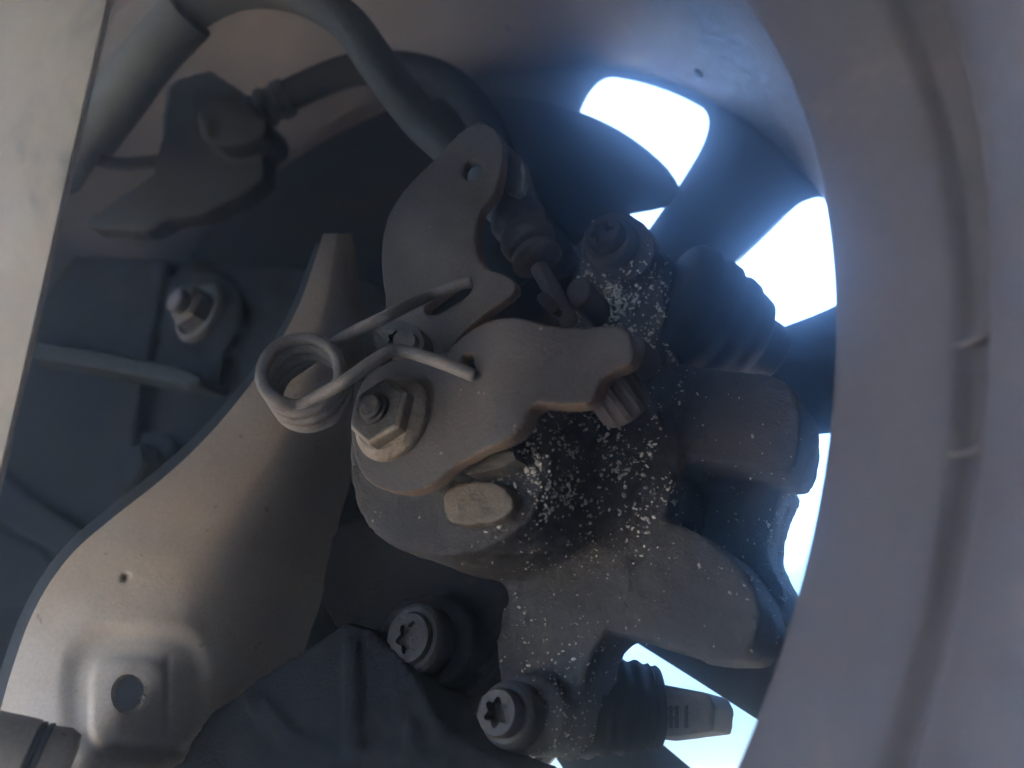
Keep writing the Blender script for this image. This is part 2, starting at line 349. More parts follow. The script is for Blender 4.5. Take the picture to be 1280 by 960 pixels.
# ------------------------------------------------------------------ hub carrier with ribs and bolts
carrier = thing('hub_carrier', PS(300, 640, -.2), 'dark ribbed hub carrier casting behind the pale arm, with bolts in it', 'hub carrier')
bm = bmesh.new()
slab(bm, [(-120, 330), (60, 318), (190, 322), (300, 330), (390, 335), (470, 345), (560, 420), (600, 560), (600, 700), (520, 860), (330, 1000), (-150, 1000)], -.205, -.186, 1)
slab(bm, [(188, 322), (206, 324), (180, 470), (160, 468)], -.211, -.2, 0)
slab(bm, [(158, 480), (176, 480), (152, 640), (134, 640)], -.211, -.2, 0)
slab(bm, ell(235, 455, 45, 40), -.208, -.2, 0)
slab(bm, ell(246, 392, 55, 58), -.2085, -.2, 0)
slab(bm, ell(188, 592, 55, 52), -.2085, -.2, 0)
slab(bm, [(-40, 560), (60, 640), (160, 690), (160, 720), (40, 680), (-40, 620)], -.212, -.2, 1)
slab(bm, [(-60, 640), (80, 700), (70, 760), (-60, 760)], -.208, -.2, 1)
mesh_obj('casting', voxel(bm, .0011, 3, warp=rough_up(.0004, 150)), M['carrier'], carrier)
bm = bmesh.new(); slab(bm, [(20, 424), (60, 430), (120, 438), (200, 452), (246, 466), (252, 478), (236, 482), (180, 472), (110, 458), (50, 450), (20, 446)], -.216, -.2, 1)
mesh_obj('rib', voxel(bm, .0009, 4), mat('rib_grey', (0.016, 0.018, 0.019), (0.03, 0.031, 0.031), .5, .85, spec=0.1), carrier)
def flange_bolt(parent, px, py, s, rpx, mate, lobes=6, name='bolt', rot=0, head=0.0055, washer=True, hexhead=True):
    c = PS(px, py, s); t = (c - CAMP).dot(d2w(Vector((0, 1, 0)))); r = rpx * t / F
    b = bmesh.new(); lathe(b, c, IN, [(-.004, r), (.0012, r), (.0019, r * .96), (.0024, r * .86)], 40)
    o1 = obj(name, b, mate, parent)
    b = bmesh.new()
    lathe(b, c, IN, [(.001, r * .72), (head - .0008, r * .72), (head, r * .66)], 40)
    cu = bmesh.new(); star(cu, c + IN * (head - .0035), IN, r * .46, .006, lobes, rot)
    finish('bolt_head', evaluated(b, [], [cu]), mate, o1, 35)
    return o1
# bolt beside the arm: washer ring with a slotted bright stud
c = PS(252, 392, -.209); b = bmesh.new()
lathe(b, c, IN, [(-.003, .0112), (.001, .0112), (.0022, .0104), (.0026, .0092), (.0012, .0082), (.0008, .005)], 40); wsh = obj('washer', b, mat('pale_washer', (0.05, 0.05, 0.047), (0.09, 0.087, 0.08), .5, .75, .1, .4, 160), carrier)
b = bmesh.new(); prism(b, c, IN, 6, .0074, .0075, 12, .0012); nb = obj('bolt_head', b, M['bolt'], carrier)
b = bmesh.new(); lathe(b, c + IN * .0073, IN, [(0, .0042), (.0035, .0042), (.0042, .0034)], 24); obj('stud_tip', b, M['bolt'], nb)
c = PS(186, 592, -.209); b = bmesh.new()
lathe(b, c, IN, [(-.003, .0125), (.001, .0125), (.0022, .0112)], 40); obj('washer', b, M['carrier'], carrier)
b = bmesh.new(); prism(b, c, IN, 6, .0085, .0075, 0, .0012); obj('bolt_head', b, M['carrier'], carrier)

# ------------------------------------------------------------------ lower mounting flange with pockets
fl = bmesh.new()
slab(fl, [(250, 900), (300, 865), (330, 840), (400, 800), (440, 770), (520, 835), (545, 905), (600, 940), (660, 960), (680, 1010), (200, 1010)], -.226, -.21, 1)
slab(fl, [(428, 800), (446, 800), (446, 990), (428, 990)], -.2271, -.22, 0)
slab(fl, [(300, 868), (320, 862), (380, 925), (440, 945), (440, 962), (370, 945), (310, 890)], -.2271, -.22, 1)
slab(fl, [(505, 905), (520, 905), (522, 990), (505, 990)], -.2271, -.22, 0)
slab(fl, [(446, 935), (560, 950), (560, 962), (446, 950)], -.2271, -.22, 0)
tag(mesh_obj('mounting_flange', voxel(fl, .0009, 4, warp=rough_up(.0003, 160)), M['carrier']), 'dark cast flange with shallow ribbed pockets under the caliper at the bottom edge', 'mounting flange')

# ------------------------------------------------------------------ caliper bracket (dark, bolted through a large star bolt)
brk = thing('caliper_bracket', PS(520, 760, -.22), 'dark caliper bracket holding the big shade-coloured star bolt under the caliper', 'bracket')
bm = bmesh.new()
slab(bm, [(405, 690), (430, 640), (520, 640), (640, 680), (640, 800), (620, 850), (560, 865), (500, 850), (470, 815), (400, 775)], -.214, -.2, 1)
slab(bm, ell(532, 800, 60, 60), -.2195, -.2, 0)
slab(bm, [(560, 740), (640, 720), (720, 800), (760, 860), (740, 940), (680, 945), (640, 900), (600, 860)], -.206, -.19, 1)
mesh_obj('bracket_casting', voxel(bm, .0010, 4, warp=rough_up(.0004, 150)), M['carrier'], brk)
flange_bolt(brk, 524, 800, -.222, 44, mat('shadow_bolt', (0.02, 0.02, 0.022), (0.035, 0.032, 0.032), .5, .8, .1, .5, 150), 6, 'bolt', 10, .0035)  # darker bolt material: its shadow is put into the colour

# ------------------------------------------------------------------ caliper
cal = thing('brake_caliper', PS(700, 640, -.2), 'dark cast iron brake caliper sprinkled with pale grains in the middle of the wheel', 'brake caliper')
bm = bmesh.new()
slab(bm, [(436, 575), (440, 625), (462, 668), (505, 690), (552, 699), (605, 690), (645, 668), (668, 640), (690, 560), (670, 470), (600, 440), (520, 440), (460, 480), (438, 530)], -.2365, -.205, 1)
slab(bm, [(610, 560), (640, 500), (700, 480), (800, 490), (833, 505), (838, 650), (805, 672), (640, 676)], -.214, -.19, 1)
pa, pb = PS(606, 592, -.221), PS(836, 584, -.2005); lc = (pb - pa).length
lathe(bm, pa, pb - pa, [(-.004, .011), (0, .0136), (lc * .46, .0136), (lc * .47, .0139), (lc - .0006, .0139), (lc, .0134)], 48)
slab(bm, [(810, 450), (880, 458), (950, 464), (988, 478), (1000, 505), (1000, 545), (990, 590), (950, 586), (900, 578), (830, 576)], -.211, -.193, 1)
slab(bm, [(820, 500), (930, 500), (945, 620), (930, 720), (820, 700)], -.193, -.178, 1)
slab(bm, [(935, 580), (985, 592), (966, 645), (956, 685), (966, 712), (984, 742), (976, 785), (930, 775), (922, 650)], -.196, -.182, 1)
slab(bm, [(680, 668), (800, 660), (838, 650), (880, 665), (920, 700), (945, 742), (955, 782), (940, 820), (905, 826), (850, 814), (760, 786), (700, 785)], -.214, -.197, 1)
slab(bm, [(590, 690), (650, 660), (760, 668), (800, 720), (760, 788), (738, 812), (728, 870), (710, 925), (680, 945), (640, 930), (622, 880), (620, 770), (640, 745)], -.2148, -.2, 1)
slab(bm, ell(652, 893, 52, 52), -.2195, -.195, 0)
slab(bm, [(728, 330), (735, 292), (762, 275), (800, 278), (828, 305), (832, 440), (835, 500), (760, 500), (720, 420), (700, 380)], -.205, -.192, 1)
slab(bm, ell(772, 308, 48, 44), -.209, -.19, 0)
def cast_noise(p):
    return p + noise.noise_vector(p * 90) * .0006 + noise.noise_vector(p * 320) * .0003 + noise.noise_vector(p * 800) * .00012
body = mesh_obj('caliper_body', voxel(bm, .00075, 5, warp=cast_noise), M['cast'], cal)
bm = bmesh.new()
slab(bm, [(553, 612), (555, 645), (572, 657), (625, 652), (645, 628), (625, 602), (585, 600)], -.2395, -.225, 1)
mesh_obj('stop_boss', voxel(bm, .0004, 4, warp=rough_up(.0003, 300)), M['boss'], cal)
flange_bolt(cal, 640, 893, -.2215, 40, M['bolt'], 6, 'guide_pin_bolt', 20)
flange_bolt(cal, 765, 305, -.2105, 34, M['bolt'], 6, 'guide_pin_bolt', 0)
# rubber boots over the guide pins
def boot(parent, p0, p1, prof, m):
    ax = p1 - p0; L_ = ax.length; b = bmesh.new(); lathe(b, p0, ax, [(h * L_, r) for h, r in prof], 40); return obj('pin_boot', b, m, parent, 50)
def bellows(r0, r1, n, amp, t0, t1):
    o = []
    for k in range(n * 6 + 1):
        t = k / (n * 6); o.append((t0 + (t1 - t0) * t, r0 + (r1 - r0) * t + amp * math.sin(2 * math.pi * n * t)))
    return o
ub = boot(cal, PS(835, 372, -.2), PS(968, 445, -.178), [(0, .0135), (.04, .0146), (.16, .0149), (.20, .0140), (.24, .0139), (.28, .0146), (.38, .0142), (.42, .0131), (.46, .0130), (.50, .0134), (.58, .0128), (.62, .0117), (.66, .0116), (.74, .0108), (.78, .0085), (.82, .0076), (.97, .0072), (1.0, .0062)], M['rubber'])
lb = boot(cal, PS(700, 880, -.2), PS(862, 884, -.185), [(0, .0095)] + bellows(.0104, .0084, 5, .00035, .05, .68) + [(.70, .0078), (.74, .0080), (.76, .0076)], M['rubber'])
bm = bmesh.new(); slab(bm, [(812, 852), (885, 866), (893, 882), (890, 914), (812, 924)], -.193, -.180, 0)
pinb = mesh_obj('pin_head', voxel(bm, .0006, 4), mat('pin_head_steel', (0.10, 0.085, 0.078), (0.16, 0.135, 0.12), .5, .7, .1, .4, 150), cal)
bm = bmesh.new()
for k, x in enumerate((822, 829, 836, 843, 855)):
    slab(bm, [(x, 882), (x + 3, 882), (x + 3, 910), (x, 910)], -.1938, -.192, 0)
for y in (884, 896): slab(bm, [(822, y), (845, y), (845, y + 3), (822, y + 3)], -.1936, -.192, 0)
obj('stamped_marks', bm, M['dark'], cal)
# bleed nipple and its ribbed cap
c0, c1 = PS(752, 468, -.236), PS(790, 520, -.229); ax = (c1 - c0); L_ = ax.length; bm = bmesh.new(); n = 60
rings = []
_, x, y = basis(ax)
for h, k in ((0, .55), (.06, .85), (.14, 1), (.8, 1), (.93, .9), (1, .6)):
    rings.append([bm.verts.new(c0 + ax * h + (x * math.cos(2 * math.pi * i / n) + y * math.sin(2 * math.pi * i / n)) * .0049 * k * (1 + (.05 * (1 if (i // 3) % 2 else -1) if 0.1 < h < .9 else 0))) for i in range(n)])
for a_, b_ in zip(rings, rings[1:]):
    for i in range(n): bm.faces.new((a_[i], a_[(i + 1) % n], b_[(i + 1) % n], b_[i]))
bm.faces.new(rings[0][::-1]); bm.faces.new(rings[-1]); obj('ribbed_cap', bm, M['cap'], cal, 30)
bm = bmesh.new(); lathe(bm, PS(805, 456, -.21), IN, [(0, .0038), (.006, .0038), (.0072, .0033), (.0078, .002)], 28); obj('round_plug', bm, M['cap'], cal)

# ------------------------------------------------------------------ hand brake lever on the caliper
lev = thing('brake_lever', PS(600, 520, -.24), 'broad dusty steel lever with a square hole, held on the caliper by a nut', 'lever')
bm = bmesh.new()
LEV = [(440, 560), (437, 520), (449, 482), (470, 458), (500, 447), (540, 445), (562, 436), (590, 416), (625, 406), (660, 404), (695, 411), (722, 407), (752, 398), (780, 401), (785, 442), (758, 455),
       (743, 470), (737, 500), (705, 507), (672, 508), (664, 538), (645, 558), (604, 570), (568, 582), (545, 603), (510, 616), (472, 611), (448, 590)]
slab(bm, LEV, -.2450, -.2415, 1)
cu = hole([(577, 446), (596, 443), (600, 471), (583, 475)], -.2450)
def levwarp(p):
    q = p - CAMP; y = q.dot(d2w(Vector((0, 1, 0)))); px = 640 + F * q.x / y
    return p + IN * (.0030 * math.exp(-((px - 645) / 55.0) ** 2) - .0030 * sst(670, 790, px) ) + noise.noise_vector(p * 130) * .00025
mesh_obj('lever_plate', voxel(bm, .00042, 3, [cu], levwarp), M['lever'], lev)
rust_lit_edges(bpy.context.scene.objects[-1] if False else lev.children[0])
# nut and stud
c = PS(492, 524, -.2452)
bm = bmesh.new(); lathe(bm, c, IN, [(-.001, .0088), (.0006, .0088), (.0014, .0085), (.0024, .0072)], 48); nut = obj('flange_nut', bm, M['nut'], lev)
bm = bmesh.new(); prism(bm, c + IN * .0012, IN, 6, .0071, .0042, 18, .0008)
me = evaluated(bm, [('BEVEL', dict(width=.00025, segments=2, limit_method='ANGLE', angle_limit=R(25)))]); hx = finish('hexagon', me, M['nut'], nut, 30); hx.data.materials.append(M['bolt'])
for p in hx.data.polygons: p.material_index = 1 if p.normal.dot(IN) > .8 else 0
bm = bmesh.new(); lathe(bm, c + IN * .0050, IN, [(0, .0031), (.0012, .0031), (.0014, .0026), (.0022, .0026), (.0026, .0021)], 28); obj('stud_end', bm, M['bolt'], nut)
# return stop tab under the lever
bm = bmesh.new(); slab(bm, [(572, 580), (640, 560), (646, 578), (585, 596)], -.2412, -.236, 1); obj('stop_tab', bm, M['cast'], lev)

# ------------------------------------------------------------------ cable bracket above
cb = thing('cable_bracket', PS(550, 380, -.24), 'upright dusty steel bracket with a round hole and a slot, above the lever', 'bracket')
bm = bmesh.new()
BR = [(603, 152), (622, 163), (630, 185), (627, 215), (620, 244), (602, 266), (597, 300), (606, 336), (636, 344), (645, 356), (640, 368), (604, 394), (575, 418), (560, 450), (500, 460), (470, 430), (484, 375), (478, 345), (477, 318), (482, 290), (490, 262), (535, 210), (572, 168), (590, 155)]
slab(bm, BR, -.2402, -.2374, 1)
h1 = hole(ell(591, 214, 12, 14), -.2402)
h2 = hole([(532, 382), (585, 348), (593, 356), (588, 372), (545, 394), (533, 392)], -.2402, n=1)
def brwarp(p):
    q = p - CAMP; y = q.dot(d2w(Vector((0, 1, 0)))); py = 480 - F * q.dot(d2w(Vector((0, 0, 1)))) / y; px = 640 + F * q.x / y
    return p + IN * (.0022 * math.exp(-((px - 560) ** 2 + (py - 290) ** 2) / 4500.0) - .003 * max(0, min(1, (330 - py) / 60.0)) * 0 ) + noise.noise_vector(p * 120) * .0003
mesh_obj('bracket_plate', voxel(bm, .00042, 3, [h1, h2], brwarp), M['plate'], cb); rust_lit_edges(cb.children[0])
bm = bmesh.new()                                   # flange turned back round the cable
fl_a = [(603, 153), (622, 163), (634, 180), (648, 190), (657, 205), (658, 225), (650, 245), (628, 240)]
slab(bm, fl_a, -.2345, -.2325, 1); mesh_obj('clip_flange', voxel(bm, .00045, 3), M['plate'], cb)
# small star clip between the spring arms
clip = thing('push_clip', PS(497, 418, -.243), 'small grimy push clip with a star hole between the two spring arms', 'clip')
bm = bmesh.new(); slab(bm, [(466, 412), (478, 402), (500, 399), (522, 408), (530, 424), (528, 440), (500, 436), (468, 438)], -.2475, -.244, 1)
cu = bmesh.new(); c = PS(486, 418, -.249); star(cu, c, A, .0016, .008, 5)
finish('clip_body', evaluated(bm, [], [cu]), M['bolt'], clip, 40)
bm = bmesh.new(); slab(bm, ell(505, 425, 14, 12), -.2488, -.2474, 0); obj('clip_button', bm, M['lever'], clip)

# ------------------------------------------------------------------ return spring
c0, c1 = PD(374, 461, .150), PD(399, 506, .1600)
axs = (PD(391, 489, .16) - c0); ax, x, y = basis(axs); shear = (c1 - c0) / (c1 - c0).dot(ax)
rc = 47.5 * .150 / F; turns = 3.36; pts = []
wr = .00126
def ang_at(p):                                     # angle of a pixel round the coil axis
    v = p - c0; return math.atan2(v.dot(y), v.dot(x))
start = ang_at(PD(352, 503, .150))
sgn = 1 if math.sin(ang_at(PD(330, 470, .150)) - start) > 0 else -1
hp = wr * 2.08
arm = [PS(591, 469, -.2474), PS(578, 464, -.2485), PS(560, 456.5, -.2496), PS(527, 445, -.251), PS(508, 440, -.2525), PS(494, 438, -.254), PS(480, 443, -.256), PS(460, 456, -.2575), PD(430, 477, .1465), PD(400, 494, .1480), PD(372, 507, .1490)]
pts = list(arm)
for k in range(int(turns * 48) + 1):
    t = k / 48; a_ = start + sgn * 2 * math.pi * t
    pts.append(c0 + shear * (hp * t) + (x * math.cos(a_) + y * math.sin(a_)) * rc)
pts = pts[:len(arm)] + pts[len(arm)::4]
tail = [PD(425, 425, .1585), PD(452, 410, .158), PD(486, 394, .157), PS(535, 370, -.2420), PS(570, 357, -.2412), PS(588, 353, -.2404)]
pts += tail
bm = bmesh.new(); tube(bm, spline(pts, 6), wr, 14)
tag(obj('return_spring', bm, M['spring'], None, 180), 'coiled wire return spring with two long arms hooked into lever and bracket', 'spring')

# ------------------------------------------------------------------ hand brake cable
cab = thing('brake_cable', PD(450, 60, .23), 'thick grey green hand brake cable looping from the top left corner to the bracket', 'cable')
bm = bmesh.new(); tube(bm, spline([PD(80, 225, .27), PD(120, 160, .262), PD(175, 85, .255), PD(235, 20, .25), PD(300, -12, .245), PD(370, -8, .24), (PD(430, 25, .232)), PD(478, 88, .224), PD(525, 148, .216), PD(572, 190, .208), PD(620, 238, .2)], 10), .0056, 24); obj('sheath', bm, M['sheath'], cab, 60)
bm = bmesh.new(); p = spline([PD(113, 172, .2625), PD(150, 122, .259), PD(190, 68, .254), PD(236, 18, .25)], 8); tube(bm, p, .0082, 28, False); obj('sleeve', bm, mat('sleeve_plastic', (0.05, 0.055, 0.0525), (0.08, 0.0825, 0.0775), .5, .8, 0, .25, 80), cab, 40)
p0, p1 = PD(612, 205, .2), PD(672, 325, .182); ax = p1 - p0; L_ = ax.length
bm = bmesh.new(); lathe(bm, p0, ax, [(h * L_, r) for h, r in [(0, .0066), (.1, .0072), (.3, .0074), (.44, .0066), (.5, .0057), (.55, .0061), (.61, .0067), (.66, .0064), (.7, .0054), (.74, .0058), (.8, .0066), (.86, .0062), (.9, .0050)]], 36); obj('end_boot', bm, M['boot'], cab, 60)
bm = bmesh.new(); lathe(bm, p0 + ax * .93, ax, [(0, .0045), (.0004, .0056), (.0022, .0060), (.0030, .0052), (.0036, .002)], 32); obj('end_cap', bm, M['cap'], cab, 40)
bm = bmesh.new(); tube(bm, [PD(674, 335, .18), PD(690, 362, .178), PD(712, 402, .175)], .0021, 14); obj('end_rod', bm, M['cap'], cab)
bm = bmesh.new(); slab(bm, [(668, 370), (682, 364), (698, 382), (694, 392), (680, 386)], .172, .1745, 1, proj=PD); obj('end_fork', bm, M['plate'], cab)
bm = bmesh.new(); slab(bm, [(702, 362), (724, 342), (738, 350), (737, 372), (716, 388)], -.221, -.21, 1)
tag(mesh_obj('stop_lug', voxel(bm, .0005, 4), M['plate']), 'small grey wedge lug between cable end and upper caliper bolt', 'lug')

# ------------------------------------------------------------------ brake hose, its bracket, sensor wire
ho = thing('brake_hose', PD(480, 95, .27), 'black rubber brake hose arching behind the grey cable', 'hose')
bm = bmesh.new(); tube(bm, spline([PD(345, 128, .283), PD(385, 108, .28), PD(440, 88, .276), (PD(510, 86, .27)), PD(565, 106, .262), PD(604, 150, .252), PD(628, 205, .243), PD(660, 270, .236), PD(705, 330, .23)], 10), .0054, 22); obj('rubber_hose', bm, M['rubber'], ho, 60)
bm = bmesh.new(); p0, p1 = PD(306, 147, .283), PD(362, 120, .283); ax = p1 - p0; L_ = ax.length
lathe(bm, p0, ax, [(h * L_, r) for h, r in [(0, .0062), (.25, .0064), (.3, .0056), (.36, .0056), (.4, .0069), (.52, .0071), (.58, .006), (.7, .006), (.74, .0068), (.96, .0068), (1, .0058)]], 30); obj('crimp_ferrule', bm, mat('ferrule_metal', (0.03375, 0.036, 0.03825), (0.0585, 0.0585, 0.0585), .5, .6, .3, .3, 150), ho)
bm = bmesh.new()
slab(bm, [(205, 108), (225, 96), (262, 87), (300, 112), (330, 148), (330, 222), (300, 246), (252, 268), (210, 273), (180, 290), (104, 284), (108, 272), (135, 255), (190, 218), (200, 175)], .278, .2865, 0, proj=PD, axis=d2w(Vector((0.25, 1, -.25))))
slab(bm, [(240, 130), (300, 118), (335, 150), (325, 178), (255, 186)], .270, .286, 1, proj=PD, axis=d2w(Vector((0.25, 1, -.25))))
tag(mesh_obj('hose_bracket', voxel(bm, .0009, 3, warp=rough_up(.0004, 120)), mat('hose_bracket_paint', (0.010, 0.011, 0.013), (0.021, 0.0205, 0.021), .5, .65, 0, .4, 120, spec=.25)), 'dark lumpy hose bracket at upper left holding the black hose end', 'bracket')
bm = bmesh.new(); tube(bm, spline([PD(70, 165, .275), PD(105, 192, .28), PD(150, 205, .285), PD(210, 200, .287)], 8), .0023, 12)
tag(obj('sensor_wire', bm, M['rubber'], None, 60), 'thin black wire sagging between strut and hose bracket at left', 'wire')

# ------------------------------------------------------------------ pale trailing arm: bent sheet with a hole and a pressed boss
Lc = [(404, 292), (392, 330), (372, 385), (338, 446), (290, 510), (243, 562), (196, 604), (135, 652), (92, 690), (58, 735), (33, 785), (14, 840), (0, 890), (-12, 940), (-20, 990)]
Rc = [(440, 292), (446, 330), (452, 385), (458, 446), (462, 510), (462, 562), (455, 610), (446, 660), (436, 705), (418, 755), (395, 815), (362, 842), (318, 858), (262, 910), (205, 975)]
def cr(P, t):
    n_ = len(P) - 1; f = t * n_; i = min(int(f), n_ - 1); u = f - i
    g_ = lambda k: Vector(P[max(0, min(n_, k))]).to_2d()
    a_, b_, c_, d_ = g_(i - 1), g_(i), g_(i + 1), g_(i + 2)
    return 0.5 * (2 * b_ + (c_ - a_) * u + (2 * a_ - 5 * b_ + 4 * c_ - d_) * u * u + (3 * b_ - a_ - 3 * c_ + d_) * u ** 3)
HC, HX, HY = (160, 868), 21.5, 25.5
bm = bmesh.new(); NR, NC = 230, 130; G = []
def armpoint(x, y, w_, t):
    d = .215 - .055 * t                                   # comes nearer towards the lower left
    d += .024 * sst(.42, 1.05, w_) ** 1.2 - .004 * (1 - w_) * 0
    d += .019 * max(0, .40 - w_) ** 1.5 * min(1, t * 1.4)
    e = ((abs(x - 183) / (84.0 if x > 183 else 112.0)) ** 3 + (abs(y - 868) / 92.0) ** 3) ** (1 / 3)
    d += .0015 * sst(1.02, .74, e) - .0009 * sst(.62, .5, ((abs(x - 160) / 84.0) ** 4 + (abs(y - 880) / 100.0) ** 4) ** .25)
    r_ = sst(0, 1, 1 - abs(x - 209) / 7.0) * sst(0, 1, (1 - abs(y - 860) / 45.0) / .3); d += .0011 * r_
    d += .0016 * math.exp(-((x - 157) ** 2 + (y - 722) ** 2) / 16.0)
    d += .0022 * sst(0, 1, 1 - abs(y - 935 - .05 * (x - 180)) / 14.0) * sst(0, 1, (1 - abs(x - 185) / 55.0) / .4)
    d += .00022 * noise.noise(Vector((x / 45, y / 45, 0)))
    return PD(x, y, d)
for i in range(NR + 1):
    t = i / NR; l, r = cr(Lc, t), cr(Rc, t); row = []
    for j in range(NC + 1):
        w_ = j / NC; x, y = l.lerp(r, w_)
        ex, ey = (x - HC[0]) / HX, (y - HC[1]) / HY; rr = math.hypot(ex, ey)
        row.append((bm.verts.new(armpoint(x, y, w_, t)), rr, x, y, w_, t))
    G.append(row)
for i in range(NR):
    for j in range(NC):
        q4 = (G[i][j], G[i][j + 1], G[i + 1][j + 1], G[i + 1][j])
        if min(k[1] for k in q4) < 1: continue
        bm.faces.new([k[0] for k in q4])
for row in G:
    for v, rr, x, y, w_, t in row:
        if 1 <= rr < 1.6 and any(e.is_boundary for e in v.link_edges): v.co = armpoint(HC[0] + (x - HC[0]) / rr, HC[1] + (y - HC[1]) / rr, w_, t)
for v in [v for v in bm.verts if not v.link_faces]: bm.verts.remove(v)
for f in bm.faces: f.normal_update()
bm.normal_update()
if sum((f.normal.dot(CAMP - f.calc_center_median()) > 0) for f in bm.faces) < len(bm.faces) / 2: bmesh.ops.reverse_faces(bm, faces=bm.faces[:])
me0 = bpy.data.meshes.new('t'); bm.to_mesh(me0); bm.free(); bm = bmesh.new(); bm.from_mesh(me0); bpy.data.meshes.remove(me0)
def solid_noflip(bm, th):
    me = bpy.data.meshes.new('work'); bm.to_mesh(me); bm.free(); o = bpy.data.objects.new('work', me); C.objects.link(o)
    s_ = o.modifiers.new('s', 'SOLIDIFY'); s_.thickness = th; s_.offset = -1
    dg = bpy.context.evaluated_depsgraph_get(); dg.update(); out = bpy.data.meshes.new_from_object(o.evaluated_get(dg)); bpy.data.objects.remove(o); bpy.data.meshes.remove(me); return out
armt = thing('trailing_arm', PD(150, 800, .18), 'pale dusty pressed steel suspension arm with a round hole at lower left', 'suspension arm')
finish('arm_sheet', solid_noflip(bm, .0024), M['pale'], armt, 50)
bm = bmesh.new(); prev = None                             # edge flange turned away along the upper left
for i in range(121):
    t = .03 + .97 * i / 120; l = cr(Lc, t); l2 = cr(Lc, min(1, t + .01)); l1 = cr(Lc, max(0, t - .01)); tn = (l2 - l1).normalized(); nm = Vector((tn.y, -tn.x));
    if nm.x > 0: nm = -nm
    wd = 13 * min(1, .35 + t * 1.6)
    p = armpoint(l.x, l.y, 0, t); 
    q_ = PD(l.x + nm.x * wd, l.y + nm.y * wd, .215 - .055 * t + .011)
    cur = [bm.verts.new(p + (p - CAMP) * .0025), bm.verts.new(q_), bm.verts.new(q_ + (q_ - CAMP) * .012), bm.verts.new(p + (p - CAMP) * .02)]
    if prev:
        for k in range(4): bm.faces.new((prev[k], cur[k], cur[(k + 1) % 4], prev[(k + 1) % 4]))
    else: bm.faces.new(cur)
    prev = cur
bm.faces.new(prev); obj('edge_flange', bm, mat('arm_edge_shade', (0.014, 0.015, 0.017), (0.026, 0.026, 0.027), .5, .85, spec=0.1), armt, 60)  # near-black colour paints in the shade of this turned-away side

# ------------------------------------------------------------------ strut at the left edge and the pale rod end below
st = thing('suspension_strut', PD(-60, 500, .12), 'broad pale stained metal strut filling the left edge of the view', 'strut')
bm = bmesh.new(); axx = d2w(Vector((-.8, 1, .1)))
slab(bm, [(209, -320), (-160, -320), (-330, 660), (-13, 660)], .125, .143, 0, proj=lambda x, y, d: PD(x, y, d - .00014 * (x - 152 + (y + 70) * .226)), axis=axx)
me = evaluated(bm, [('BEVEL', dict(width=.0012, segments=3)), ])
finish('strut_body', me, M['strut'], st, 40)
bm = bmesh.new(); tube(bm, [PD(211, -315, .1262), PD(70, 300, .1262), PD(-11, 655, .1262)], .00035, 10); obj('rolled_lip', bm, M['pale'], st)
rod = thing('rod_end', PD(10, 940, .13), 'pale cylindrical rod end with a double ring at the bottom left corner', 'rod end')
p0, p1 = PD(-90, 915, .128), PD(80, 950, .134); ax = p1 - p0; L_ = ax.length; rr = .0052
bm = bmesh.new(); lathe(bm, p0, ax, [(0, rr), (.73 * L_, rr), (.735 * L_, rr * .93)], 36); obj('sleeve', bm, M['pale'], rod)
for h in (.745, .80):
    bm = bmesh.new(); lathe(bm, p0 + ax * h, ax, [(-.0003, rr * .85), (0, rr * .96), (.0006, rr * .98), (.0009, rr * .86)], 36); obj('ring', bm, M['bolt'], rod)
bm = bmesh.new(); lathe(bm, p0 + ax * .8, ax, [(0, rr * .9), (.0035, rr * .95), (.0052, rr * .8), (.0056, rr * .4)], 36); obj('end_cap', bm, M['pale'], rod)

# ------------------------------------------------------------------ sand grains lying on the caliper
bw = body.data; off = body.parent.location; cand = []
for poly in bw.polygons:
    c = poly.center + off; q = c - CAMP; y = q.dot(d2w(Vector((0, 1, 0)))); px = 640 + F * q.x / y; py = 480 - F * q.dot(d2w(Vector((0, 0, 1)))) / y
    if poly.normal.dot(q) > -.15 * q.length: continue
    if not (400 < px < 1030 and 260 < py < 960): continue
    cl = noise.noise(c * 170) * .5 + .5
    wgt = .5
    if c.z > 0: pass
    k = lambda cx, cy, r_: math.exp(-((px - cx) ** 2 + (py - cy) ** 2) / (2 * r_ * r_))
    wgt = .10 + 2.0 * k(755, 580, 60) + 1.4 * k(690, 610, 45) + 3.0 * k(785, 385, 35) + 2.0 * k(740, 370, 25) + .6 * k(800, 480, 30) + .45 * k(690, 820, 70) + .6 * k(965, 690, 40) + 1.6 * k(620, 600, 22) + .5 * k(700, 920, 30)
    if px < 590: wgt *= .35
    wgt *= .22 + 3.2 * max(0, cl - .34) ** 1.3 * 2
    cand.append((wgt * poly.area, c.copy(), poly.normal.copy(), 1.35 if py < 670 and px < 850 else .9))
tot = sum(k[0] for k in cand); rnd = random.Random(3); bm = bmesh.new()
import bisect
acc = []; s_ = 0
for k in cand: s_ += k[0]; acc.append(s_)
for g_ in range(2600):
    _, c, nrm, big = cand[min(len(cand) - 1, bisect.bisect(acc, rnd.random() * tot))]
    r_ = rnd.choice((9e-5, .00012, .00015, .00018, .00022, .0003)) * rnd.uniform(.8, 1.25) * big
    tj = Vector((rnd.gauss(0, 1), rnd.gauss(0, 1), rnd.gauss(0, 1))); tj -= nrm * tj.dot(nrm)
    m_ = Matrix.Translation(c + tj * .00045 + nrm * r_ * .25) @ Matrix.Rotation(rnd.uniform(0, 6), 4, Vector((rnd.uniform(-1, 1), rnd.uniform(-1, 1), rnd.uniform(-1, 1))).normalized()) @ Matrix.Diagonal((r_ * rnd.uniform(.7, 2.0), r_ * rnd.uniform(.7, 1.2), r_ * rnd.uniform(.35, 1), 1))
    bmesh.ops.create_icosphere(bm, subdivisions=1, radius=1, matrix=m_)
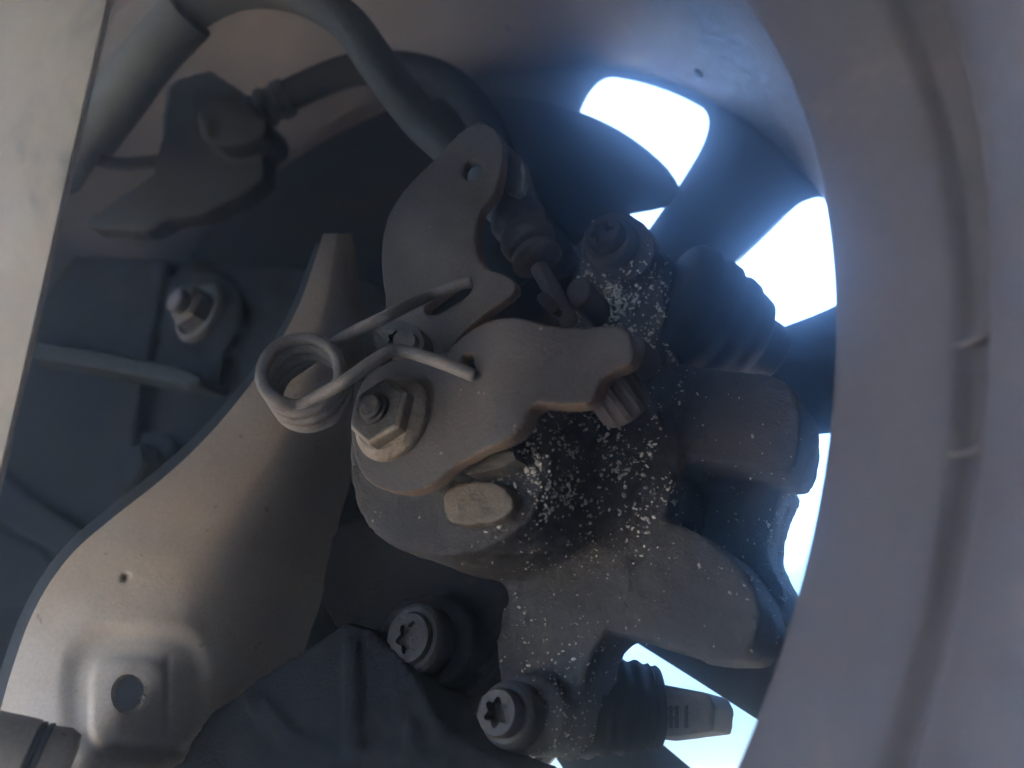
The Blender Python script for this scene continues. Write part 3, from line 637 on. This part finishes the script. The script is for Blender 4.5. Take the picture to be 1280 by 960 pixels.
gr = obj('sand_grains', bm, M['grain'], None, 20); gr['kind'] = 'stuff'

# ------------------------------------------------------------------ unseen car floor and light blocker, low wall for parked car, shrub
flo = thing('car_underbody', (0.3, .3, .7), 'unseen dark car floor and wheel arch, with an added light blocker, over the wheel', 'car')
bm = bmesh.new()
def box(bm, lo, hi):
    v = [bm.verts.new((x_, y_, z_)) for z_ in (lo[2], hi[2]) for x_, y_ in ((lo[0], lo[1]), (hi[0], lo[1]), (hi[0], hi[1]), (lo[0], hi[1]))]
    for f in ((3, 2, 1, 0), (4, 5, 6, 7), (0, 1, 5, 4), (1, 2, 6, 5), (2, 3, 7, 6), (3, 0, 4, 7)): bm.faces.new([v[i] for i in f])
bb = [(-.75, .5), (2.6, .5), (2.6, -1.3), (-.75, -1.3)]
Rz = math.atan2(A.x, A.y)
def loc2w(u_, s__, z_): o = Q + A * s__ + U * u_; return Vector((o.x, o.y, z_))
def lbox(bm, u0, u1, s0, s1, z0, z1):
    v = [bm.verts.new(loc2w(u_, s__, z_)) for z_ in (z0, z1) for u_, s__ in ((u0, s0), (u1, s0), (u1, s1), (u0, s1))]
    for f in ((3, 2, 1, 0), (4, 5, 6, 7), (0, 1, 5, 4), (1, 2, 6, 5), (2, 3, 7, 6), (3, 0, 4, 7)): bm.faces.new([v[i] for i in f])
bm = bmesh.new(); lbox(bm, -.42, 2.6, -1.75, -.32, .52, .56); obj('shade_floor_pan', bm, M['underbody'], flo)  # unseen floor, left edge set to bound the sunlit ground
bm = bmesh.new(); lbox(bm, .12, 1.4, -1.2, -.55, .08, .515); obj('light_blocker', bm, M['underbody'], flo)  # unseen box added to block light from behind the camera
bm = bmesh.new(); lbox(bm, -.9, .9, -.32, -.04, .66, .70); obj('wheel_arch', bm, M['underbody'], flo)
bm = bmesh.new(); lbox(bm, .45, .9, -.32, -.04, .25, .66); obj('arch_end', bm, M['underbody'], flo)

kw = thing('car_standin_kerb', ray(900, 925) * 1.9 * Vector((1, 1, 0)) if False else Vector((ray(900, 925).x * 1.9, ray(900, 925).y * 1.9, 0)), 'low grey kerb wall standing in for a parked car, blurred in the lowest wheel opening', 'kerb wall')  # low wall made up in place of a blurred parked car
kx = Vector((U.x, U.y, 0)).normalized(); ky = Vector((A.x, A.y, 0)).normalized()
for k in range(7):
    bm = bmesh.new(); o_ = kw.location + kx * (-1.42 + .405 * k)
    vs = [bm.verts.new(o_ + kx * a_ + ky * b_ + Vector((0, 0, z_))) for z_, e_ in ((0, 0), (.235, 0), (.25, .015)) for a_, b_ in ((0, e_), (.40, e_), (.40, .16 - e_), (0, .16 - e_))]
    for f in ((3, 2, 1, 0), (8, 9, 10, 11)): bm.faces.new([vs[q] for q in f])
    for l in (0, 4):
        for q in range(4): bm.faces.new((vs[l + q], vs[l + (q + 1) % 4], vs[l + 4 + (q + 1) % 4], vs[l + 4 + q]))
    obj('kerb_block', bm, M['kerb'], kw)

tr = thing('shrub', (3.0, 6.6, 0), 'green leafy shrub outside, glimpsed blurred at the right of the caliper', 'shrub')
tc_ = CAMP + ray(1003, 690) * 1.65; tc_ = Vector((tc_.x, tc_.y, 0)); tr.location = tc_
bm = bmesh.new(); tube(bm, spline([tc_ + Vector((0, 0, -.02)), tc_ + Vector((.02, 0, .2)), tc_ + Vector((0, .02, .4)), tc_ + Vector((.01, 0, .58))], 5), lambda t: .014 * (1 - .8 * t), 8)
for k in range(7):
    a_ = k * 2.4; z_ = .15 + .05 * k; tube(bm, [tc_ + Vector((0, 0, z_)), tc_ + Vector((math.cos(a_) * .1, math.sin(a_) * .1, z_ + .13))], lambda t: .006 * (1 - .7 * t), 6)
obj('trunk', bm, M['bark'], tr)
bm = bmesh.new(); rnd = random.Random(5)
cl = [(tc_ + Vector((rnd.gauss(0, .055), rnd.gauss(0, .055), rnd.uniform(.22, .60))), rnd.uniform(.04, .075)) for _ in range(26)]
for k in range(1500):
    c, r_ = cl[k % len(cl)]; p = c + Vector((rnd.gauss(0, 1), rnd.gauss(0, 1), rnd.gauss(0, .8))) * r_ * .6
    d_ = Vector((rnd.uniform(-1, 1), rnd.uniform(-1, 1), rnd.uniform(-.6, .6))).normalized(); e_ = d_.cross(Vector((rnd.uniform(-1, 1), rnd.uniform(-1, 1), 1))).normalized(); L2 = rnd.uniform(.012, .022)
    v = [bm.verts.new(p - d_ * L2), bm.verts.new(p + e_ * L2 * .45), bm.verts.new(p + d_ * L2), bm.verts.new(p - e_ * L2 * .45)]; bm.faces.new(v)
me = bpy.data.meshes.new('crown'); bm.to_mesh(me); bm.free(); finish('crown', me, M['leaf'], tr, 180)

# ------------------------------------------------------------------ blue air volume added to stand in for lens glare
if HAZE:
    bm = bmesh.new(); box(bm, (-6.2, -4.2, -1), (8.2, 10.2, .74))
    me = bpy.data.meshes.new('haze'); bm.to_mesh(me); bm.free(); hz = bpy.data.objects.new('haze', me); C.objects.link(hz); hz['kind'] = 'stuff'
    hm = bpy.data.materials.new('glare_haze'); hm.use_nodes = True; t = hm.node_tree; t.nodes.clear()
    out = t.nodes.new('ShaderNodeOutputMaterial'); pv = t.nodes.new('ShaderNodeVolumePrincipled')
    pv.inputs['Density'].default_value = HAZE; pv.inputs['Color'].default_value = (.60, .80, 1, 1); pv.inputs['Anisotropy'].default_value = .945
    t.links.new(pv.outputs[0], out.inputs['Volume']); me.materials.append(hm)
